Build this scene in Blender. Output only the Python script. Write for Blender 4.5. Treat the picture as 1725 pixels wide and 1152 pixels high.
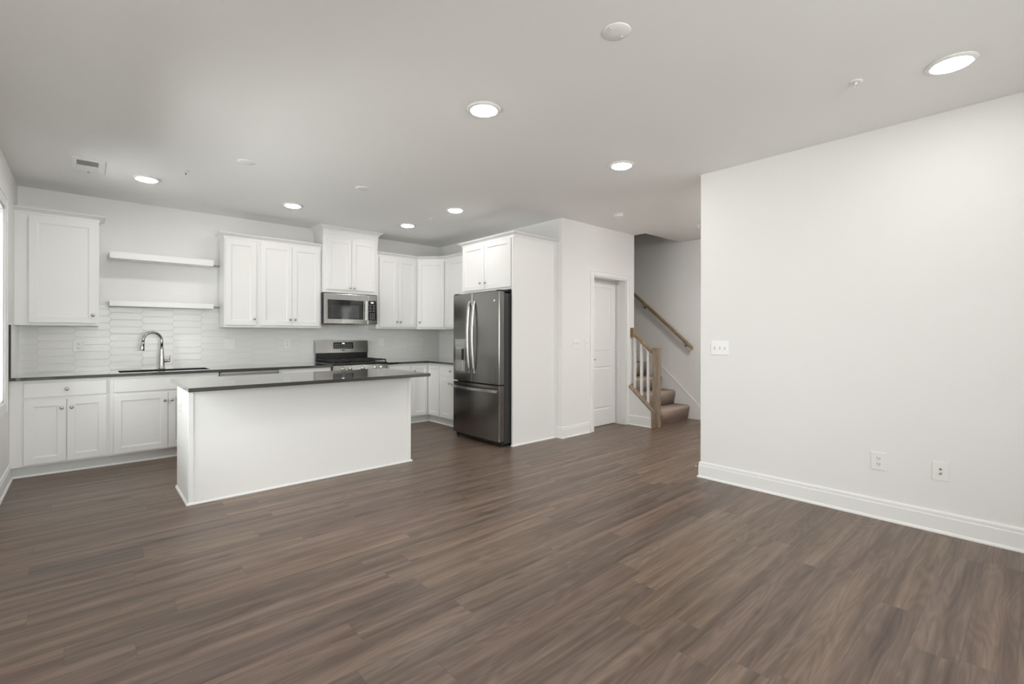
import bpy, bmesh, math, random
from mathutils import Vector, Matrix
for o in list(bpy.data.objects): bpy.data.objects.remove(o, do_unlink=True)
S = bpy.context.scene
COL = S.collection
R = math.radians

# ------------------------------------------------------------------ camera
cam_d = bpy.data.cameras.new('camera'); cam = bpy.data.objects.new('camera', cam_d); COL.objects.link(cam)
yaw, rl = R(41.97), R(0.107)
fw = Vector((math.sin(yaw), math.cos(yaw), 0)); rt = Vector((math.cos(yaw), -math.sin(yaw), 0)); up = Vector((0, 0, 1))
rx = rt*math.cos(rl) + up*math.sin(rl); ux = up*math.cos(rl) - rt*math.sin(rl)
m = Matrix((( rx.x, ux.x, -fw.x, 0), (rx.y, ux.y, -fw.y, 0), (rx.z, ux.z, -fw.z, 1.299), (0, 0, 0, 1)))
cam.matrix_world = m
cam_d.sensor_width = 36; cam_d.lens = 798.1/1725*36; cam_d.shift_y = -12.76/1725; cam_d.clip_start = .02
S.camera = cam
# ------------------------------------------------------------------ world, light, exposure
S.view_settings.view_transform = 'Standard'; S.view_settings.look = 'None'
S.view_settings.gamma = 1; S.view_settings.exposure = 0.17; S.view_settings.use_curve_mapping = False
SKY = 11.0; LAMP = 70.0
w = bpy.data.worlds.new('overcast_sky'); S.world = w; w.use_nodes = True
bg = w.node_tree.nodes['Background']; bg.inputs[1].default_value = SKY
_tc = w.node_tree.nodes.new('ShaderNodeTexCoord'); _sx = w.node_tree.nodes.new('ShaderNodeSeparateXYZ'); _cr = w.node_tree.nodes.new('ShaderNodeValToRGB'); _mr = w.node_tree.nodes.new('ShaderNodeMapRange')
w.node_tree.links.new(_tc.outputs['Generated'], _sx.inputs[0]); w.node_tree.links.new(_sx.outputs[2], _mr.inputs[0]); _mr.inputs[1].default_value = -1; _mr.inputs[2].default_value = 1
w.node_tree.links.new(_mr.outputs[0], _cr.inputs[0]); w.node_tree.links.new(_cr.outputs[0], bg.inputs[0])
_cr.color_ramp.elements[0].position = .44; _cr.color_ramp.elements[0].color = (.88, .872, .86, 1)      # glow below the horizon, raised to brighten the ceiling
_cr.color_ramp.elements[1].position = .52; _cr.color_ramp.elements[1].color = (1.0, 1.0, 1.0, 1)        # overcast sky
def portal(name, loc, rot, sx, sy):
    l = bpy.data.lights.new(name, 'AREA'); l.shape = 'RECTANGLE'; l.size = sx; l.size_y = sy; l.cycles.is_portal = True
    o = bpy.data.objects.new(name, l); COL.objects.link(o); o.location = loc; o.rotation_euler = rot
# shared dimensions (metres)
XL, YB, H, XK, YW, XS = -.504, 6.755, 2.76, 4.43, 3.985, 6.976
XR, YR, YN, XE = 4.179, 2.066, -2.3, 6.0
portal('daylight_portal_left', (XL-.16, 5.38, 1.53), (0, R(-90), 0), 1.63, .62)
portal('daylight_portal_added_left', (XL-.16, 3.68, 1.35), (0, R(-90), 0), 1.15, 1.6)  # sampling portal of the second left window, an added daylight opening
portal('daylight_portal_rear', (1.05, YN-.16, 1.55), (R(90), 0, 0), 2.7, 1.8)  # sampling portal of the added rear window

# ------------------------------------------------------------------ materials
def NT(name):
    mt = bpy.data.materials.new(name); mt.use_nodes = True; nt = mt.node_tree
    return mt, nt, nt.nodes['Principled BSDF']
def N(nt, t, **k):
    n = nt.nodes.new(t)
    for a, b in k.items():
        if a.startswith('i_'): n.inputs[int(a[2:])].default_value = b
        else: setattr(n, a, b)
    return n
def plain(name, col, rough=.5, metal=0, bump=0, bscale=300, spec=.5, coat=0):
    mt, nt, p = NT(name)
    p.inputs['Base Color'].default_value = (*col, 1); p.inputs['Roughness'].default_value = rough
    p.inputs['Metallic'].default_value = metal; p.inputs['Specular IOR Level'].default_value = spec
    p.inputs['Coat Weight'].default_value = coat
    if bump:
        g = N(nt, 'ShaderNodeNewGeometry'); n = N(nt, 'ShaderNodeTexNoise'); n.inputs['Scale'].default_value = bscale; n.inputs['Detail'].default_value = 3
        b = N(nt, 'ShaderNodeBump'); b.inputs['Strength'].default_value = bump; b.inputs['Distance'].default_value = .002
        nt.links.new(g.outputs['Position'], n.inputs['Vector']); nt.links.new(n.outputs[0], b.inputs['Height']); nt.links.new(b.outputs[0], p.inputs['Normal'])
    return mt
M = {}
M['wall'] = plain('wall_paint', (.84, .834, .822), .75, bump=.15, bscale=260, spec=.3)
M['ceil'] = plain('ceiling_paint', (.92, .912, .897), .9, bump=.1, bscale=200, spec=.2)
M['trim'] = plain('white_trim_paint', (.87, .866, .857), .4)
M['cab'] = plain('white_cabinet_lacquer', (.835, .83, .818), .36)
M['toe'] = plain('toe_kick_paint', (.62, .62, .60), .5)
M['black'] = plain('black_enamel', (.012, .012, .012), .3)
M['glass_black'] = plain('black_glass', (.02, .02, .02), .06, spec=.6)
M['rubber'] = plain('dark_rubber', (.02, .02, .02), .7)
M['iron'] = plain('cast_iron', (.015, .015, .015), .55, bump=.3, bscale=500)
M['plastic'] = plain('white_plastic', (.86, .86, .845), .3)
M['hole'] = plain('dark_slot', (.03, .03, .03), .6)
M['grey'] = plain('grey_print', (.35, .35, .35), .5)
M['fside'] = plain('fridge_side_grey', (.035, .036, .036), .45)
M['nickel'] = plain('brushed_nickel', (.5, .485, .46), .25, 1)
M['chrome'] = plain('chrome', (.75, .75, .75), .12, 1)
M['sink'] = plain('dark_sink', (.02, .02, .02), .35)
M['brass'] = plain('brass', (.7, .55, .3), .3, 1)
def stainless(name, col, r0, r1, axis):
    mt, nt, p = NT(name); p.inputs['Metallic'].default_value = 1; p.inputs['Base Color'].default_value = (*col, 1)
    g = N(nt, 'ShaderNodeNewGeometry'); mp = N(nt, 'ShaderNodeMapping'); mp.inputs['Scale'].default_value = axis
    n = N(nt, 'ShaderNodeTexNoise'); n.inputs['Scale'].default_value = 1; n.inputs['Detail'].default_value = 4
    mr = N(nt, 'ShaderNodeMapRange'); mr.inputs[3].default_value = r0; mr.inputs[4].default_value = r1
    L = nt.links.new
    L(g.outputs['Position'], mp.inputs[0]); L(mp.outputs[0], n.inputs['Vector']); L(n.outputs[0], mr.inputs[0]); L(mr.outputs[0], p.inputs['Roughness'])
    b = N(nt, 'ShaderNodeBump'); b.inputs['Strength'].default_value = .0; b.inputs['Distance'].default_value = .001
    L(n.outputs[0], b.inputs['Height']); L(b.outputs[0], p.inputs['Normal'])
    return mt
M['steel_v'] = stainless('stainless_steel_fridge', (.30, .295, .287), .13, .27, (300, 300, 2))
M['steel'] = stainless('stainless_steel', (.44, .43, .415), .18, .3, (2, 2, 300))
M['steel_light'] = plain('stainless_handle', (.66, .65, .63), .24, 1)
def quartz():
    mt, nt, p = NT('charcoal_quartz'); L = nt.links.new
    g = N(nt, 'ShaderNodeNewGeometry'); n = N(nt, 'ShaderNodeTexNoise'); n.inputs['Scale'].default_value = 420; n.inputs['Detail'].default_value = 3
    r = N(nt, 'ShaderNodeValToRGB'); r.color_ramp.elements[0].position = .35; r.color_ramp.elements[0].color = (.014, .013, .0115, 1)
    r.color_ramp.elements[1].position = .72; r.color_ramp.elements[1].color = (.046, .043, .038, 1)
    L(g.outputs['Position'], n.inputs['Vector']); L(n.outputs[0], r.inputs[0]); L(r.outputs[0], p.inputs['Base Color'])
    p.inputs['Roughness'].default_value = .12; p.inputs['IOR'].default_value = 1.7; p.inputs['Coat Weight'].default_value = 1; p.inputs['Coat Roughness'].default_value = .04; p.inputs['Coat IOR'].default_value = 1.6
    return mt
M['quartz'] = quartz()
def mathn(nt, op, a, b=None, c=None):
    n = N(nt, 'ShaderNodeMath', operation=op)
    for i, v in enumerate((a, b, c)):
        if v is None: continue
        if isinstance(v, (int, float)): n.inputs[i].default_value = v
        else: nt.links.new(v, n.inputs[i])
    return n.outputs[0]
def wood_floor():
    mt, nt, p = NT('brown_wood_planks'); L = nt.links.new
    W, LEN = .1555, 1.228
    g = N(nt, 'ShaderNodeNewGeometry'); s = N(nt, 'ShaderNodeSeparateXYZ'); L(g.outputs['Position'], s.inputs[0])
    x, y = s.outputs[0], s.outputs[1]
    yy = mathn(nt, 'DIVIDE', mathn(nt, 'SUBTRACT', y, .987), W); row = mathn(nt, 'FLOOR', yy)
    wr = N(nt, 'ShaderNodeTexWhiteNoise', noise_dimensions='1D'); L(row, wr.inputs['W'])
    xx = mathn(nt, 'ADD', mathn(nt, 'DIVIDE', mathn(nt, 'SUBTRACT', x, 2.012), LEN), mathn(nt, 'MULTIPLY', wr.outputs['Value'], mathn(nt, 'MINIMUM', mathn(nt, 'ABSOLUTE', row), 1.0)))
    colm = mathn(nt, 'FLOOR', xx)
    cid = N(nt, 'ShaderNodeCombineXYZ'); L(row, cid.inputs[0]); L(colm, cid.inputs[1])
    wi = N(nt, 'ShaderNodeTexWhiteNoise', noise_dimensions='3D'); L(cid.outputs[0], wi.inputs['Vector'])
    sid = N(nt, 'ShaderNodeSeparateColor'); L(wi.outputs['Color'], sid.inputs[0])
    rid = wi.outputs['Value']
    # seams
    fy = mathn(nt, 'SUBTRACT', yy, row); fx = mathn(nt, 'SUBTRACT', xx, colm)
    dy = mathn(nt, 'MULTIPLY', mathn(nt, 'MINIMUM', fy, mathn(nt, 'SUBTRACT', 1.0, fy)), W)
    dx = mathn(nt, 'MULTIPLY', mathn(nt, 'MINIMUM', fx, mathn(nt, 'SUBTRACT', 1.0, fx)), LEN)
    d = mathn(nt, 'MINIMUM', dx, dy)
    seam = N(nt, 'ShaderNodeMapRange', interpolation_type='SMOOTHSTEP'); L(d, seam.inputs[0]); seam.inputs[1].default_value = .0002; seam.inputs[2].default_value = .0022
    # grain
    def noise(sx, sy, zmul, detail, dist, rough=.55):
        c = N(nt, 'ShaderNodeCombineXYZ'); L(mathn(nt, 'ADD', mathn(nt, 'MULTIPLY', x, sx), mathn(nt, 'MULTIPLY', sid.outputs[0], 37.0)), c.inputs[0])
        L(mathn(nt, 'ADD', mathn(nt, 'MULTIPLY', y, sy), mathn(nt, 'MULTIPLY', sid.outputs[1], 19.0)), c.inputs[1]); L(mathn(nt, 'MULTIPLY', rid, zmul), c.inputs[2])
        n = N(nt, 'ShaderNodeTexNoise'); n.inputs['Scale'].default_value = 1; n.inputs['Detail'].default_value = detail; n.inputs['Distortion'].default_value = dist
        n.inputs['Roughness'].default_value = rough; L(c.outputs[0], n.inputs['Vector']); return n.outputs[0]
    n1 = noise(.8, 17, 50, 6, .35); n2 = noise(5, 190, 30, 4, .1, .7); n3 = noise(.9, 7.5, 70, 2, .3, .4); n4 = noise(2.6, 11, 90, 1, 0)
    rings = mathn(nt, 'SINE', mathn(nt, 'MULTIPLY', n3, 85.0))
    knot = N(nt, 'ShaderNodeMapRange', interpolation_type='SMOOTHSTEP'); L(n4, knot.inputs[0]); knot.inputs[1].default_value = .70; knot.inputs[2].default_value = .80
    v = mathn(nt, 'ADD', mathn(nt, 'MULTIPLY', n1, .95), mathn(nt, 'MULTIPLY', n2, .42))
    v = mathn(nt, 'ADD', v, mathn(nt, 'MULTIPLY', rings, .045))
    v = mathn(nt, 'SUBTRACT', v, mathn(nt, 'MULTIPLY', knot.outputs[0], .22))
    v = mathn(nt, 'ADD', v, mathn(nt, 'MULTIPLY', mathn(nt, 'SUBTRACT', rid, .5), .13))
    v = mathn(nt, 'SUBTRACT', v, .18)
    r = N(nt, 'ShaderNodeValToRGB'); cr = r.color_ramp; L(v, r.inputs[0])
    cr.elements[0].position = .18; cr.elements[0].color = (.055, .034, .024, 1)
    cr.elements[1].position = .85; cr.elements[1].color = (.29, .215, .165, 1)
    e = cr.elements.new(.45); e.color = (.130, .088, .065, 1)
    e = cr.elements.new(.62); e.color = (.195, .137, .103, 1)
    hs = N(nt, 'ShaderNodeHueSaturation'); L(r.outputs[0], hs.inputs['Color'])
    L(mathn(nt, 'ADD', .492, mathn(nt, 'MULTIPLY', sid.outputs[2], .012)), hs.inputs['Hue']); L(mathn(nt, 'ADD', .9, mathn(nt, 'MULTIPLY', sid.outputs[0], .2)), hs.inputs['Saturation'])
    mx = N(nt, 'ShaderNodeMix', data_type='RGBA'); mx.inputs[6].default_value = (.045, .03, .022, 1); L(hs.outputs[0], mx.inputs[7])
    L(mathn(nt, 'ADD', .6, mathn(nt, 'MULTIPLY', seam.outputs[0], .4)), mx.inputs[0]); L(mx.outputs[2], p.inputs['Base Color'])
    L(mathn(nt, 'ADD', .31, mathn(nt, 'MULTIPLY', n2, .12)), p.inputs['Roughness'])
    b = N(nt, 'ShaderNodeBump'); b.inputs['Strength'].default_value = .25; b.inputs['Distance'].default_value = .0015
    L(mathn(nt, 'ADD', seam.outputs[0], mathn(nt, 'MULTIPLY', n2, .5)), b.inputs['Height']); L(b.outputs[0], p.inputs['Normal'])
    return mt
M['floor'] = wood_floor()
def picket(name, haxis):
    mt, nt, p = NT(name); L = nt.links.new
    P_, T_, S_ = .28, .025, .0775
    g = N(nt, 'ShaderNodeNewGeometry'); s = N(nt, 'ShaderNodeSeparateXYZ'); L(g.outputs['Position'], s.inputs[0])
    hx = s.outputs[0 if haxis == 'x' else 1]; z = s.outputs[2]
    k = 2*T_/S_; Lh = (P_+T_)/2
    def cell(ox, oz):
        u = mathn(nt, 'ABSOLUTE', mathn(nt, 'SUBTRACT', mathn(nt, 'WRAP', mathn(nt, 'SUBTRACT', hx, ox), 2*P_, 0), P_))
        v = mathn(nt, 'ABSOLUTE', mathn(nt, 'SUBTRACT', mathn(nt, 'WRAP', mathn(nt, 'SUBTRACT', z, oz), S_, 0), S_/2))
        a = mathn(nt, 'SUBTRACT', S_/2, v)
        b = mathn(nt, 'DIVIDE', mathn(nt, 'SUBTRACT', mathn(nt, 'SUBTRACT', Lh, u), mathn(nt, 'MULTIPLY', v, k)), math.sqrt(1+k*k))
        return mathn(nt, 'MINIMUM', a, b)
    ox = -.366+P_/2-P_; oz = 1.22
    d = mathn(nt, 'MAXIMUM', cell(ox, oz), cell(ox+P_, oz+S_/2))
    mr = N(nt, 'ShaderNodeMapRange', interpolation_type='SMOOTHSTEP'); L(d, mr.inputs[0]); mr.inputs[1].default_value = .0004; mr.inputs[2].default_value = .0035
    mx = N(nt, 'ShaderNodeMix', data_type='RGBA'); mx.inputs[6].default_value = (.76, .752, .735, 1); mx.inputs[7].default_value = (.83, .822, .805, 1)
    L(mr.outputs[0], mx.inputs[0]); L(mx.outputs[2], p.inputs['Base Color'])
    p.inputs['Roughness'].default_value = .2
    mp = N(nt, 'ShaderNodeMapping'); mp.inputs['Scale'].default_value = (14, 14, 60); L(g.outputs['Position'], mp.inputs[0])
    n = N(nt, 'ShaderNodeTexNoise'); n.inputs['Scale'].default_value = 1; n.inputs['Detail'].default_value = 3; L(mp.outputs[0], n.inputs['Vector'])
    b = N(nt, 'ShaderNodeBump'); b.inputs['Strength'].default_value = .38; b.inputs['Distance'].default_value = .003
    L(mathn(nt, 'ADD', mr.outputs[0], mathn(nt, 'MULTIPLY', n.outputs[0], 1.1)), b.inputs['Height']); L(b.outputs[0], p.inputs['Normal'])
    return mt
M['tile_x'] = picket('picket_tile_back', 'x'); M['tile_y'] = picket('picket_tile_side', 'y')
def twotone(name, c0, c1, scale, rough, vec=(1, 1, 1), bump=0, bd=.004, detail=4):
    mt, nt, p = NT(name); L = nt.links.new
    g = N(nt, 'ShaderNodeNewGeometry'); mp = N(nt, 'ShaderNodeMapping'); mp.inputs['Scale'].default_value = vec
    n = N(nt, 'ShaderNodeTexNoise'); n.inputs['Scale'].default_value = scale; n.inputs['Detail'].default_value = detail
    r = N(nt, 'ShaderNodeValToRGB'); r.color_ramp.elements[0].position = .3; r.color_ramp.elements[1].position = .7
    r.color_ramp.elements[0].color = (*c0, 1); r.color_ramp.elements[1].color = (*c1, 1)
    L(g.outputs['Position'], mp.inputs[0]); L(mp.outputs[0], n.inputs['Vector']); L(n.outputs[0], r.inputs[0]); L(r.outputs[0], p.inputs['Base Color'])
    p.inputs['Roughness'].default_value = rough
    if bump:
        b = N(nt, 'ShaderNodeBump'); b.inputs['Strength'].default_value = bump; b.inputs['Distance'].default_value = bd
        L(n.outputs[0], b.inputs['Height']); L(b.outputs[0], p.inputs['Normal'])
    return mt
M['carpet'] = twotone('tan_carpet', (.40, .31, .245), (.64, .53, .44), 180, 1, bump=1, bd=.006)
M['oak'] = twotone('stained_oak', (.20, .135, .075), (.34, .25, .155), 6, .4, (4, 1, 4))
M['oak_v'] = twotone('stained_oak_vertical', (.23, .17, .12), (.36, .28, .21), 8, .4, (6, 6, .8))
M['window_mesh'] = twotone('microwave_window', (.03, .03, .03), (.05, .05, .05), 900, .08)
def emis(name, col, st):
    mt, nt, p = NT(name); p.inputs['Base Color'].default_value = (.9, .9, .9, 1)
    p.inputs['Emission Color'].default_value = (*col, 1); p.inputs['Emission Strength'].default_value = st; return mt
M['lamp'] = emis('lit_diffuser', (1, .97, .93), LAMP)
M['display'] = emis('lit_display', (.8, .9, 1), 1.2)
def pane():
    mt, nt, p = NT('window_glass'); L = nt.links.new; out = nt.nodes['Material Output']
    t = N(nt, 'ShaderNodeBsdfTransparent'); t.inputs[0].default_value = (.95, .97, .96, 1)
    gl = N(nt, 'ShaderNodeBsdfGlossy'); gl.inputs['Roughness'].default_value = .02
    f = N(nt, 'ShaderNodeFresnel'); f.inputs[0].default_value = 1.3; mx = N(nt, 'ShaderNodeMixShader')
    L(f.outputs[0], mx.inputs[0]); L(t.outputs[0], mx.inputs[1]); L(gl.outputs[0], mx.inputs[2]); L(mx.outputs[0], out.inputs[0]); return mt
M['pane'] = pane()

# ------------------------------------------------------------------ mesh helpers
WORLD = {}
class MB:
    def __init__(s): s.bm = bmesh.new()
    def box(s, x0, x1, y0, y1, z0, z1, bev=0, seg=1):
        x0, x1 = sorted((x0, x1)); y0, y1 = sorted((y0, y1)); z0, z1 = sorted((z0, z1))
        v = [s.bm.verts.new(p) for p in ((x0,y0,z0),(x1,y0,z0),(x1,y1,z0),(x0,y1,z0),(x0,y0,z1),(x1,y0,z1),(x1,y1,z1),(x0,y1,z1))]
        f = [s.bm.faces.new([v[i] for i in q]) for q in ((0,3,2,1),(4,5,6,7),(0,1,5,4),(1,2,6,5),(2,3,7,6),(3,0,4,7))]
        if bev:
            es = list({e for q in f for e in q.edges}); bmesh.ops.bevel(s.bm, geom=es, offset=bev, segments=seg, affect='EDGES', profile=.5)
        return s
    def fbox(s, F, u0, u1, v0, v1, w0, w1, bev=0, seg=1):
        t = MB(); t.box(u0, u1, v0, v1, w0, w1, bev, seg); s.merge(t, F); return s
    def merge(s, t, F=None):
        mp = {v: s.bm.verts.new(F(*v.co) if F else v.co) for v in t.bm.verts}
        for f in t.bm.faces:
            try: q = s.bm.faces.new([mp[v] for v in f.verts]); q.smooth = f.smooth
            except ValueError: pass
        t.bm.free()
    def loops(s, rings, closed=True, cap0=True, cap1=True, smooth=False):
        vs = [[s.bm.verts.new(p) for p in r] for r in rings]; n = len(vs[0])
        for a, b in zip(vs, vs[1:]):
            for i in range(n if closed else n-1):
                j = (i+1) % n; q = s.bm.faces.new((a[i], a[j], b[j], b[i])); q.smooth = smooth
        if cap0: s.bm.faces.new(vs[0][::-1])
        if cap1: s.bm.faces.new(vs[-1])
        return s
    def lathe(s, c, axis, prof, n=24, smooth=True):
        ax = Vector(axis).normalized(); a = ax.orthogonal().normalized(); b = ax.cross(a); c = Vector(c)
        s.loops([[c+ax*h+(a*math.cos(2*math.pi*i/n)+b*math.sin(2*math.pi*i/n))*r for i in range(n)] for r, h in prof], smooth=smooth); return s
    def tube(s, pts, r, n=12, cap=True):
        pts = [Vector(p) for p in pts]; rr = r if isinstance(r, (list, tuple)) else [r]*len(pts); rings = []; a = None
        for i, p in enumerate(pts):
            t = (pts[min(i+1, len(pts)-1)]-pts[max(i-1, 0)]).normalized()
            a = t.orthogonal().normalized() if a is None else (a-t*a.dot(t)).normalized()
            b = t.cross(a); rings.append([p+(a*math.cos(2*math.pi*k/n)+b*math.sin(2*math.pi*k/n))*rr[i] for k in range(n)])
        s.loops(rings, cap0=cap, cap1=cap, smooth=True); return s
    def sweep(s, path, prof, side=1, closed=False):
        """path: plan points; prof: (outward, z); outward lies to the left (side=1) or right (-1) of travel."""
        P = [Vector(p) for p in path]; rings = []; n = len(P)
        for i in range(n):
            if closed or 0 < i < n-1:
                d0 = (P[i]-P[i-1]).normalized(); d1 = (P[(i+1) % n]-P[i]).normalized()
            elif i == 0: d0 = d1 = (P[1]-P[0]).normalized()
            else: d0 = d1 = (P[-1]-P[-2]).normalized()
            n0 = Vector((-d0.y, d0.x))*side; n1 = Vector((-d1.y, d1.x))*side
            mt = (n0+n1); mt = mt/max(mt.dot(n0), .2)
            rings.append([Vector((P[i].x+mt.x*o, P[i].y+mt.y*o, z)) for o, z in prof])
        if closed: rings.append(rings[0])
        s.loops(rings, cap0=not closed, cap1=not closed); return s
    def prism(s, poly, F, v0, v1):
        s.loops([[Vector(F(a, v0, b)) for a, b in poly], [Vector(F(a, v1, b)) for a, b in poly]]); return s
    def build(s, name, mat, parent=None, origin=None, label=None, kind=None):
        bmesh.ops.remove_doubles(s.bm, verts=s.bm.verts, dist=1e-6)
        bmesh.ops.recalc_face_normals(s.bm, faces=s.bm.faces)
        if origin is None:
            xs = [v.co for v in s.bm.verts]
            origin = Vector(((min(v.x for v in xs)+max(v.x for v in xs))/2, (min(v.y for v in xs)+max(v.y for v in xs))/2, min(v.z for v in xs)))
        origin = Vector(origin)
        for v in s.bm.verts: v.co -= origin
        me = bpy.data.meshes.new(name); s.bm.to_mesh(me); s.bm.free(); me.materials.append(mat if not isinstance(mat, str) else M[mat])
        o = bpy.data.objects.new(name, me); COL.objects.link(o)
        if parent is not None: o.parent = parent; o.location = origin-WORLD[parent]
        else: o.location = origin
        WORLD[o] = origin
        if label: o['label'] = label
        if kind: o['kind'] = kind
        return o
def FY(y): return lambda u, v, w: (u, y-v, w)            # face looking towards -Y
def FX(x): return lambda u, v, w: (x-v, u, w)            # face looking towards -X
def FP(y): return lambda u, v, w: (u, y+v, w)            # face looking towards +Y
def FD(p, q):                                           # any vertical plane from p to q, outward to the right of travel
    p = Vector(p); q = Vector(q); d = (q-p).normalized(); n = Vector((d.y, -d.x))
    return lambda u, v, w: (p.x+d.x*u+n.x*v, p.y+d.y*u+n.y*v, w)
def empty(name, loc, label, cat, group=None):
    o = bpy.data.objects.new(name, None); COL.objects.link(o); o.location = loc; o.empty_display_size = .05; WORLD[o] = Vector(loc)
    o['label'] = label; o['category'] = cat
    if group: o['group'] = group
    return o
def tag(o, label, cat, group=None):
    o['label'] = label; o['category'] = cat
    if group: o['group'] = group
    return o
def struct(o): o['kind'] = 'structure'; return o
def shaker(F, u0, u1, w0, w1, t=.019, rail=.058, rec=.009):
    s = MB()
    def ring(d, v): return [(u0+d, v, w0+d), (u1-d, v, w0+d), (u1-d, v, w1-d), (u0+d, v, w1-d)]
    R_ = [ring(0, 0), ring(0, t-.002), ring(.002, t), ring(rail, t), ring(rail+.002, t-.004), ring(rail+.007, t-.005), ring(rail+.009, t-rec)]
    s.loops([[Vector(F(*p)) for p in r] for r in R_]); return s
def knob(F, u, w, v0, parent):
    c = Vector(F(u, v0, w)); ax = Vector(F(u, v0+1, w))-c
    s = MB().lathe(c, ax, [(.006, 0), (.0055, .010), (.012, .014), (.0155, .019), (.015, .024), (.009, .028), (.002, .029)], 16)
    return s.build('knob', 'nickel', parent, origin=c)
def add_door(F, u0, u1, w0, w1, parent, ku=None, kw=None, name='door', rail=.058):
    d = shaker(F, u0, u1, w0, w1, rail=rail).build(name, 'cab', parent)
    if ku is not None: knob(F, ku, kw, .019, d)
    return d
def add_drawer(F, u0, u1, w0, w1, parent, kn=True, name='drawer'):
    d = MB().fbox(F, u0, u1, 0, .019, w0, w1, .002).build(name, 'cab', parent)
    if kn: knob(F, (u0+u1)/2, (w0+w1)/2, .019, d)
    return d

# ------------------------------------------------------------------ room shell
T = .15
struct(MB().box(XL-T, XS+T, YN-T, YB+T, -.1, 0).build('floor', 'floor'))
c = MB()   # ceiling with the stairwell opening
c.box(XL-T, XE, YN-T, YB+T, H, H+.3); c.box(XE, XS+T, YN-T, 3.794, H, H+.3)
struct(c.build('ceiling', 'ceil'))
WY0, WY1, WZ0, WZ1 = 5.08, 5.68, .73, 2.34
PY0, PY1, PZ0, PZ1 = 2.9, 4.45, .85, 1.9
s = MB(); s.box(XL-T, XL, YN, PY0, 0, H); s.box(XL-T, XL, PY1, WY0, 0, H); s.box(XL-T, XL, PY0, PY1, PZ1, H); s.box(XL-T, XL, PY0, PY1, 0, PZ0); s.box(XL-T, XL, WY1, YB+T, 0, H)
s.box(XL-T, XL, WY0, WY1, 0, WZ0); s.box(XL-T, XL, WY0, WY1, WZ1, H)
struct(s.build('wall_left', 'wall'))
struct(MB().box(XL, XK+.11, YB, YB+T, 0, H).build('wall_back', 'wall'))
struct(MB().box(XK, XK+.11, YW+.115, YB+T, 0, H).build('wall_kitchen_right', 'wall'))
s = MB(); DX0, DX1, DZ = 5.05, 5.80, 2.09   # wall with the closet door
s.box(XK, DX0, YW, YW+.115, 0, H); s.box(DX1, XE, YW, YW+.115, 0, H); s.box(DX0, DX1, YW, YW+.115, DZ, H)
struct(s.build('wall_closet', 'wall'))
struct(MB().box(XK+.11, XE-.11, YW+.7, YW+.8, 0, H).build('wall_closet_rear', 'wall'))
struct(MB().box(XE-.11, XE, YW+.115, 7.6, 0, 5.4).build('wall_stair_left', 'wall'))
struct(MB().box(XS, XS+T, YN, 7.6, 0, 5.4).build('wall_stair_right', 'wall'))
s = MB(); s.box(XE-.11, XS+T, 7.6, 7.7, 0, 5.4); s.box(XE-.11, XS+T, 3.684, 3.794, H+.3, 5.4); s.box(XE-.11, XE, 3.794, YW+.115, H+.3, 5.4)
struct(s.build('wall_stairwell_upper', 'wall'))
struct(MB().box(XE-.11, XS+T, 3.684, 7.7, 5.4, 5.5).build('ceiling_stairwell', 'ceil'))
struct(MB().box(XR, XR+.12, YN, YR, 0, H).build('wall_right', 'wall'))
s = MB(); RX0, RX1, RZ0, RZ1 = -.3, 2.4, .65, 2.45
s.box(XL-T, RX0, YN-T, YN, 0, H); s.box(RX1, XS+T, YN-T, YN, 0, H); s.box(RX0, RX1, YN-T, YN, 0, RZ0); s.box(RX0, RX1, YN-T, YN, RZ1, H)
struct(s.build('wall_rear', 'wall'))

# baseboards (profile: board with a stepped cap and shoe moulding)
BB = [(0, 0), (.024, 0), (.024, .008), (.019, .017), (.014, .020), (.014, .108), (.011, .114), (.011, .132), (.007, .141), (0, .143)]
def baseboard(name, path, side): return struct(MB().sweep(path, BB, side).build(name, 'trim'))
baseboard('baseboard_right', [(XR, YN), (XR, YR), (XR+.12, YR), (XR+.12, YN)], 1)
baseboard('baseboard_left', [(XL, 6.129), (XL, YN)], 1)
baseboard('baseboard_closet', [(XK, 4.07), (XK, YW), (DX0-.085, YW)], -1)
baseboard('baseboard_hall', [(XS, YN), (XS, 3.42)], 1)
baseboard('baseboard_rear', [(XL+.03, YN), (XR-.03, YN)], 1)

# closet door and its casing
CZ = DZ+.065
def casing_profile(s, F, u0, u1, w0, w1, wd, legs='both'):
    # flat casing with a back-band: left leg, right leg, head
    for a, b in ((u0-wd, u0), (u1, u1+wd)):
        s.fbox(F, a, b, 0, .014, w0, w1+wd, .002)
    s.fbox(F, u0, u1, 0, .014, w1, w1+wd, .002)
    s.fbox(F, u0-wd-.004, u0-wd+.012, 0, .02, w0, w1+wd+.004, .002); s.fbox(F, u1+wd-.012, u1+wd+.004, 0, .02, w0, w1+wd+.004, .002)
    s.fbox(F, u0-wd+.012, u1+wd-.012, 0, .02, w1+wd-.012, w1+wd+.004, .002)
s = MB(); casing_profile(s, FY(YW), DX0, DX1, 0, DZ, .068)
s.box(DX0-.002, DX0+.018, YW, YW+.2, 0, DZ); s.box(DX1-.012, DX1+.002, YW, YW+.2, 0, DZ); s.box(DX0, DX1, YW, YW+.2, DZ-.014, DZ+.002)
s.box(DX0+.018, DX0+.03, YW+.12, YW+.135, 0, DZ-.014); s.box(DX1-.022, DX1-.012, YW+.12, YW+.135, 0, DZ-.014)
struct(s.build('trim_1', 'trim'))
dY = YW+.175
F = FY(dY); a0, a1 = DX0+.02, DX1-.014
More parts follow.
